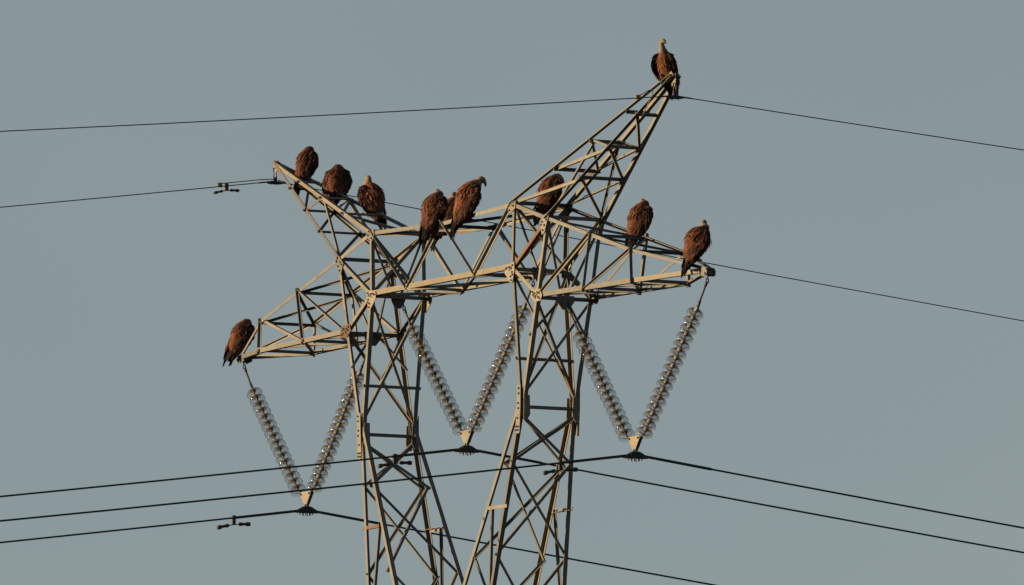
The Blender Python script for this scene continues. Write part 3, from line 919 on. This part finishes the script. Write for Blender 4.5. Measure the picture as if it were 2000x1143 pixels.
def vulture(label, perch, face, scale=1.0, lean=0.0, neck='up', yaw=0.0, droop=(0.0, 0.0), seed=0, tail=0.0, fat=1.0, hyaw=0.0, tone=(1.0, 1.0)):
    """face: 0 looks to the picture's right, 90 away from the camera, 270 towards it"""
    rnd = random.Random(seed)
    ruf = tuple(c * tone[0] for c in RUF)
    bck = tuple(c * tone[0] for c in (0.112, 0.043, 0.023))  # back plumage, with the low sun on it brightened into the colour
    tan = tuple(c * tone[1] for c in TAN)
    fd = hR * math.cos(math.radians(face)) + hF * math.sin(math.radians(face))
    root = thing('griffon_vulture', label, 'vulture', perch, 'vultures resting on the pylon', (0, 0, math.atan2(fd.y, fd.x)))
    root.scale = (scale,) * 3
    LM = Matrix.Rotation(lean, 3, 'Y')
    base = [(-0.215, 0.005, 0.035, 0.022), (-0.180, 0.075, 0.085, 0.060), (-0.130, 0.160, 0.125, 0.100), (-0.070, 0.255, 0.158, 0.135), (-0.015, 0.355, 0.175, 0.152), (0.030, 0.450, 0.172, 0.148), (0.070, 0.535, 0.140, 0.118)]
    base = [(x, z, a * fat * 0.9, b * fat) for x, z, a, b in base]
    nk = NECKS[neck]
    path = [(x, 0.0, z, a, b) for x, z, a, b in base]
    sh = V((0.085, 0, 0))
    for i, (x, z, a, b) in enumerate(nk):
        t = min(1.0, i / 3)
        r = Matrix.Rotation(yaw * t, 3, 'Z')
        p = r @ (V((x, 0, z)) - sh) + sh
        if i > 3 and hyaw:
            pv = r @ (V((nk[3][0], 0, nk[3][1])) - sh) + sh
            p = Matrix.Rotation(hyaw, 3, 'Z') @ (p - pv) + pv
        g = 1.3 if i > 0 else 1.0
        path.append((p.x, p.y, p.z, a * g, b * g))
    R = catmull(path, 4)
    pts = [LM @ V(q[:3]) for q in R]
    nn = len(pts)
    n = 20
    T = [(pts[min(i + 1, nn - 1)] - pts[max(i - 1, 0)]).normalized() for i in range(nn)]
    body = Tinted()
    lat = V((0, 1, 0))
    frames = []
    for i in range(nn):
        lat = (lat - T[i] * lat.dot(T[i])).normalized()
        dep = lat.cross(T[i])               # points to the belly / front
        frames.append((pts[i], T[i], lat, dep, R[i][3], R[i][4]))
        u = i / (nn - 1)
        ring = i / 4.0
        for k in range(n):
            t = 2 * math.pi * k / n
            jj = 1 + 0.05 * noise.noise(V((pts[i].x * 14 + seed, pts[i].z * 14, k * 0.9)))
            body.v.append(pts[i] + (lat * math.cos(t) * R[i][3] + dep * math.sin(t) * R[i][4]) * jj)
            if ring > 9.2:
                c = tuple(a * 0.85 for a in CRM)
            elif ring > 7.3:
                c = tuple(a * 0.95 for a in CRM)
            elif ring < 1.5:
                c = DRK
            else:
                c = ruf if math.sin(t) > -0.2 else bck
            body.c.append(c)
    for i in range(nn - 1):
        for k in range(n):
            k2 = (k + 1) % n
            body.f.append((i * n + k, i * n + k2, (i + 1) * n + k2, (i + 1) * n + k))
    body.f.append(tuple(range(n - 1, -1, -1)))
    body.f.append(tuple(range((nn - 1) * n, nn * n)))
    bo = body.build('body', M_FEATHER, root, True)
    # contour feathers over trunk, ruff round the neck base
    pl = Tinted()
    for i in range(5, 27):
        p, tg, la, de, a, b = frames[i]
        ring = i / 4.0
        for k in range(13):
            if rnd.random() < 0.2:
                continue
            t = 2 * math.pi * (k + 0.5 * (i % 2) + rnd.uniform(-.3, .3)) / 13
            o = la * math.cos(t) * a + de * math.sin(t) * b
            nr = (la * math.cos(t) / a + de * math.sin(t) / b).normalized()
            p3, tg3, la3, de3, a3, b3 = frames[i - 3]
            sd = (p3 + la3 * math.cos(t) * a3 + de3 * math.sin(t) * b3 - p - o).normalized()
            if i > 24:
                sd = (sd - tg).normalized()
            nr = (nr - sd * nr.dot(sd)).normalized()
            front = math.sin(t) > 0.1
            c = jit(ruf if front else bck, rnd, 0.45)
            tp = tuple(x * (1.75 if front else 1.35) for x in c)
            pl.feather(p + o * (1.0 if i < 17 else 1.03), sd + la * rnd.uniform(-.12, .12), nr, rnd.uniform(0.09, 0.16), rnd.uniform(0.034, 0.052), c, rnd.uniform(0.02, 0.2) + (0.22 if i >= 17 else 0), tp)
    for i in (26, 27, 28, 29, 30, 31):
        p, tg, la, de, a, b = frames[i]
        for k in range(14):
            t = 2 * math.pi * (k + rnd.uniform(-.3, .3)) / 14
            o = la * math.cos(t) * a + de * math.sin(t) * b
            nr = (la * math.cos(t) / a + de * math.sin(t) / b).normalized()
            pl.feather(p + o * 0.95, -tg * 0.95 + nr * 0.12, nr, rnd.uniform(0.04, 0.065), 0.028, jit((0.15, 0.10, 0.062), rnd, 0.3), 0.15)
    pl.build('plumage', M_FEATHER, bo, kind='stuff')
    # wings
    W0 = [(0.100, 0.115, 0.575, 0.030, 0.022, 70), (0.085, 0.165, 0.535, 0.085, 0.042, 62), (0.035, 0.185, 0.440, 0.150, 0.048, 55), (-0.035, 0.178, 0.320, 0.170, 0.045, 48),
          (-0.100, 0.150, 0.190, 0.140, 0.036, 40), (-0.160, 0.110, 0.060, 0.095, 0.026, 30), (-0.205, 0.075, -0.060, 0.055, 0.017, 22), (-0.235, 0.055, -0.150, 0.022, 0.008, 16)]
    for sgn, dr in ((1, droop[0]), (-1, droop[1])):
        w = Tinted()
        wf = Tinted()
        Q = []
        for (x, y, z, a, b, al) in W0:
            q = min(1.0, max(0.0, (0.55 - z) / 0.5))
            Q.append((x + 0.03 * dr * q, y * 0.84 * (0.6 + 0.4 * fat) + dr * 0.26 * q ** 1.1, z - 0.05 * dr * q, a, b, al + 25 * dr * q))
        Q = catmull(Q, 4)
        P = [V((q[0], q[1] * sgn, q[2])) for q in Q]
        m = len(P)
        TT = [(P[min(i + 1, m - 1)] - P[max(i - 1, 0)]).normalized() for i in range(m)]
        FRM = []
        k0 = 16
        for i in range(m):
            al = math.radians(Q[i][5])
            mj = V((math.cos(al), math.sin(al) * sgn * 0.9, 0))
            mj = (mj - TT[i] * mj.dot(TT[i])).normalized()
            mn = TT[i].cross(mj)
            if mn.y * sgn < 0:
                mn = -mn
            FRM.append((P[i], TT[i], mj, mn, Q[i][3], Q[i][4]))
            for k in range(k0):
                t = 2 * math.pi * k / k0
                w.v.append(LM @ (P[i] + mj * math.cos(t) * Q[i][3] + mn * math.sin(t) * Q[i][4] - mn * (math.cos(t) ** 2) * Q[i][3] * 0.22))
                w.c.append((0.020, 0.012, 0.009) if i < m * 0.55 else DRK)
        for i in range(m - 1):
            for k in range(k0):
                k2 = (k + 1) % k0
                f = (i * k0 + k, i * k0 + k2, (i + 1) * k0 + k2, (i + 1) * k0 + k)
                w.f.append(f if sgn > 0 else f[::-1])
        w.f.append(tuple(range(k0 - 1, -1, -1)))
        w.f.append(tuple(range((m - 1) * k0, m * k0)))
        wo = w.build('wing', M_FEATHER, root, True)
        for i in range(1, int(m * 0.8)):          # small coverts along the front edge
            p, tg, mj, mn, a, b = FRM[i]
            for k in range(3):
                q = p + mj * a * 1.0 - mn * (a * 0.22) + mn * rnd.uniform(-0.8, 0.5) * b
                wf.feather(LM @ q, LM @ (tg * 1.0 - mj * rnd.uniform(0.0, 0.15)), LM @ (mj + mn * rnd.uniform(-.5, .5)).normalized(), rnd.uniform(0.07, 0.12), 0.045, jit((0.05, 0.024, 0.015), rnd, 0.45), 0.15)
        for i in range(1, m - 2):
            p, tg, mj, mn, a, b = FRM[i]
            u = i / (m - 1)
            cols = 11
            for k in range(cols):
                s = (k + 0.5 * (i % 2) + rnd.uniform(-.25, .25)) / (cols - 1) * 2 - 1
                s = max(-1, min(1, s))
                cs = s
                sn = math.sqrt(max(0, 1 - s * s))
                q = p + mj * cs * a + mn * (sn * b) - mn * (cs * cs * a * 0.22)
                nr = (mn * 1.0 + mj * cs * 0.6).normalized()
                i2 = min(m - 1, i + 3)
                p2, tg2, mj2, mn2, a2, b2 = FRM[i2]
                sd = (p2 + mj2 * cs * a2 + mn2 * (sn * b2) - mn2 * (cs * cs * a2 * 0.22) - q).normalized()
                if u < 0.52:
                    if rnd.random() < 0.3:
                        continue
                    c = jit(tan if rnd.random() < 0.45 else (0.022, 0.012, 0.009), rnd, 0.4)
                    L, ww = rnd.uniform(0.09, 0.17), rnd.uniform(0.04, 0.062)
                    tp = tuple(x * rnd.uniform(1.0, 1.7) for x in c)
                    lf = rnd.uniform(0.02, 0.22)
                elif u < 0.68:
                    c = jit((0.058, 0.028, 0.017), rnd, 0.4)
                    L, ww = rnd.uniform(0.13, 0.2), 0.05
                    tp = tuple(x * 1.9 for x in c)
                    lf = rnd.uniform(0.05, 0.3)
                else:
                    if k % 2:
                        continue
                    c = jit(DRK, rnd, 0.3)
                    L, ww = rnd.uniform(0.14, 0.24), 0.042
                    tp = c
                    lf = rnd.uniform(0.0, 0.16)
                wf.feather(LM @ q, LM @ (sd + mj * rnd.uniform(-.12, .12)), LM @ nr, L, ww, c, lf, tp)
        # long flight feathers reaching past the tail
        for k in range(9):
            s = k / 8
            p, tg, mj, mn, a, b = FRM[int(m * (0.60 + 0.28 * s))]
            q = p + mj * a * (-0.75 + 1.2 * rnd.random())
            wf.feather(LM @ q, LM @ (tg + mj * rnd.uniform(-.18, .1)), LM @ mn, rnd.uniform(0.2, 0.33) * (1 - 0.35 * s), 0.05, jit(DRK, rnd, 0.3), rnd.uniform(0, 0.12))
        wf.build('wing_feathers', M_FEATHER, wo, kind='stuff')
    # tail: twelve stiff feathers in a narrow fan
    tl = Tinted()
    tb = LM @ V((-0.185, 0, 0.06))
    td = LM @ V((-0.30 - tail, 0, -0.95)).normalized()
    for k in range(12):
        s = k / 11 * 2 - 1
        d = td + V((0, 1, 0)) * (s * 0.26)
        tl.feather(tb + V((0, s * 0.05, 0)), d, V((-1, 0, 0.3)), rnd.uniform(0.26, 0.31) - 0.03 * abs(s), 0.055, jit(DRK, rnd, 0.3), 0.02 + 0.03 * (k % 2))
    tl.build('tail', M_FEATHER, root)
    # head details
    hp, ht, hl, hd, ha, hb = frames[nn - 1]
    hb0 = frames[nn - 9]
    down = -(ht.cross(hl)).normalized() if ht.cross(hl).z > 0 else ht.cross(hl).normalized()
    mb = MB()
    mb.tube([hp - ht * 0.012, hp + ht * 0.02 + down * 0.002, hp + ht * 0.042 + down * 0.010, hp + ht * 0.053 + down * 0.026, hp + ht * 0.050 + down * 0.044], [0.027, 0.024, 0.018, 0.011, 0.002], 8)
    mb.build('beak', M_BEAK, root, True)
    ep = frames[nn - 7]
    for sgn in (-1, 1):
        mb = MB()
        mb.ball(ep[0] + ep[2] * sgn * ep[4] * 0.93 - down * 0.006 + ep[1] * 0.01, 0.008, 8)
        mb.build('eye', M_EYE, root, True)
    # feathered thighs and gripping feet
    for sgn in (-1, 1):
        th = Tinted()
        mb = MB()
        mb.tube([LM @ V((-0.02, 0.085 * sgn, 0.24)), LM @ V((0.01, 0.085 * sgn, 0.16)), V((0.012, 0.075 * sgn, 0.085)), V((0.004, 0.068 * sgn, 0.035))], [0.07, 0.062, 0.036, 0.018], 10)
        th.v, th.f = mb.v, mb.f
        th.c = [RUF] * len(th.v)
        for k in range(34):
            a = rnd.uniform(0, 6.28)
            h = rnd.uniform(0.05, 0.22)
            rr = 0.02 + 0.05 * min(1, (h - 0.03) / 0.12)
            c0 = V((0.005, 0.078 * sgn, h))
            o = V((math.cos(a), math.sin(a), 0))
            th.feather(c0 + o * rr * 0.8, V((0, 0, -1)) + o * 0.2, o, 0.07, 0.03, jit(RUF, rnd, 0.35), 0.2)
        lg = th.build('leg', M_FEATHER, root)
        mb = MB()
        mb.tube([V((0.006, 0.068 * sgn, 0.05)), V((0.0, 0.066 * sgn, 0.018))], [0.017, 0.016], 8)
        for k, (dx, dy) in enumerate(((1, 0.35), (1, 0.0), (1, -0.35), (-0.8, 0.0))):
            L = 0.075 if k < 3 else 0.05
            b0 = V((0.0, 0.066 * sgn, 0.016))
            d = V((dx, dy, 0)).normalized()
            mb.tube([b0, b0 + d * L * 0.5 + Z * 0.006, b0 + d * L * 0.85 - Z * 0.008, b0 + d * L - Z * 0.03], [0.012, 0.010, 0.008, 0.002], 6)
        mb.build('foot', M_FOOT, lg, True)
    return root

def on_seg(a, b, t, dz=0.01):
    p = lerp(V(a), V(b), t)
    return p + Z * dz
def pk(sx, sy):
    return N('PK', sx, sy) + V((-0.05 * sx, 0.05 * sy, 0.02))
IUB = N('IU', -1, BK)
vulture('hunched vulture nearest the left horn tip, pale ruff showing', on_seg(pk(-1, BK), IUB, 0.185, -0.09), 40, 0.90, -0.10, 'tucked', 0.9, (0.0, 0.05), 11, fat=1.0, tone=(0.8, 1.0))
vulture('bulky vulture with tucked head, second from left horn tip', on_seg(pk(-1, BK), IUB, 0.39, -0.14), 75, 0.92, 0.05, 'tucked', -0.5, (0.25, 0.12), 12, fat=1.12, tone=(0.75, 1.2))
vulture('vulture with round pale head at lower end of the left horn', on_seg(pk(-1, BK), IUB, 0.645, -0.15), 140, 0.97, -0.02, 'low', -0.5, (0.08, 0.08), 13, fat=1.22, tone=(1.1, 1.9))  # wing tone raised: sunlight on its left side put into the colour
vulture('hunched vulture at left end of the group on the middle beam', on_seg(N('IU', -1, FR), N('MT', 0, FR), 0.915, -0.09), 28, 0.96, -0.08, 'hunch', 0.9, (0.25, 0.15), 14, fat=1.25)
vulture('small-headed vulture half hidden behind the beaked one on the beam', on_seg(N('IU', -1, BK), N('MT', 0, BK), 0.30, -0.04), 18, 0.98, 0.0, 'low', 0.8, (0.05, 0.0), 15, fat=1.1)
vulture('vulture on the middle beam with hooked beak in profile', on_seg(N('MT', 0, FR), N('IU', 1, FR), 0.385, -0.10), 12, 1.08, 0.0, 'hunch', -0.1, (0.1, 0.1), 16, fat=1.2, tone=(1.3, 1.0))
vulture('vulture perched inside the foot of the right horn behind its bars', on_seg(N('IU', 1, FR), N('IU', 1, BK), 0.66, -0.10), 24, 0.95, 0.0, 'tucked', 0.0, (0.08, 0.05), 17, fat=1.2)
vulture('vulture on the right arm between horn and arm tip, small pale head', on_seg(N('OU', 1, BK), N('P1', 1, BK), 0.86, -0.08), 26, 0.95, -0.08, 'hunch', 1.0, (0.12, 0.1), 18, fat=1.15)
vulture('broad vulture on the right arm tip above the insulator', on_seg(N('E', 1, FR), N('TIP', 1, FR), 0.85, 0.22), 14, 0.92, 0.02, 'low', 1.1, (0.2, 0.16), 19, fat=1.5)
vulture('topmost vulture on the right horn tip with its breast lit', on_seg(pk(1, FR), N('IU', 1, FR), 0.03, -0.05), 232, 0.86, -0.05, 'up', -0.25, (0.36, 0.05), 20, fat=1.1, hyaw=1.5)
vulture('hunched vulture on the left arm tip with one wing hanging', on_seg(N('TIP', -1, FR), N('E', -1, BK), -0.05, 0.14), 40, 0.92, 0.06, 'tucked', 0.3, (0.5, 0.15), 21, fat=1.05, tone=(1.25, 1.2))
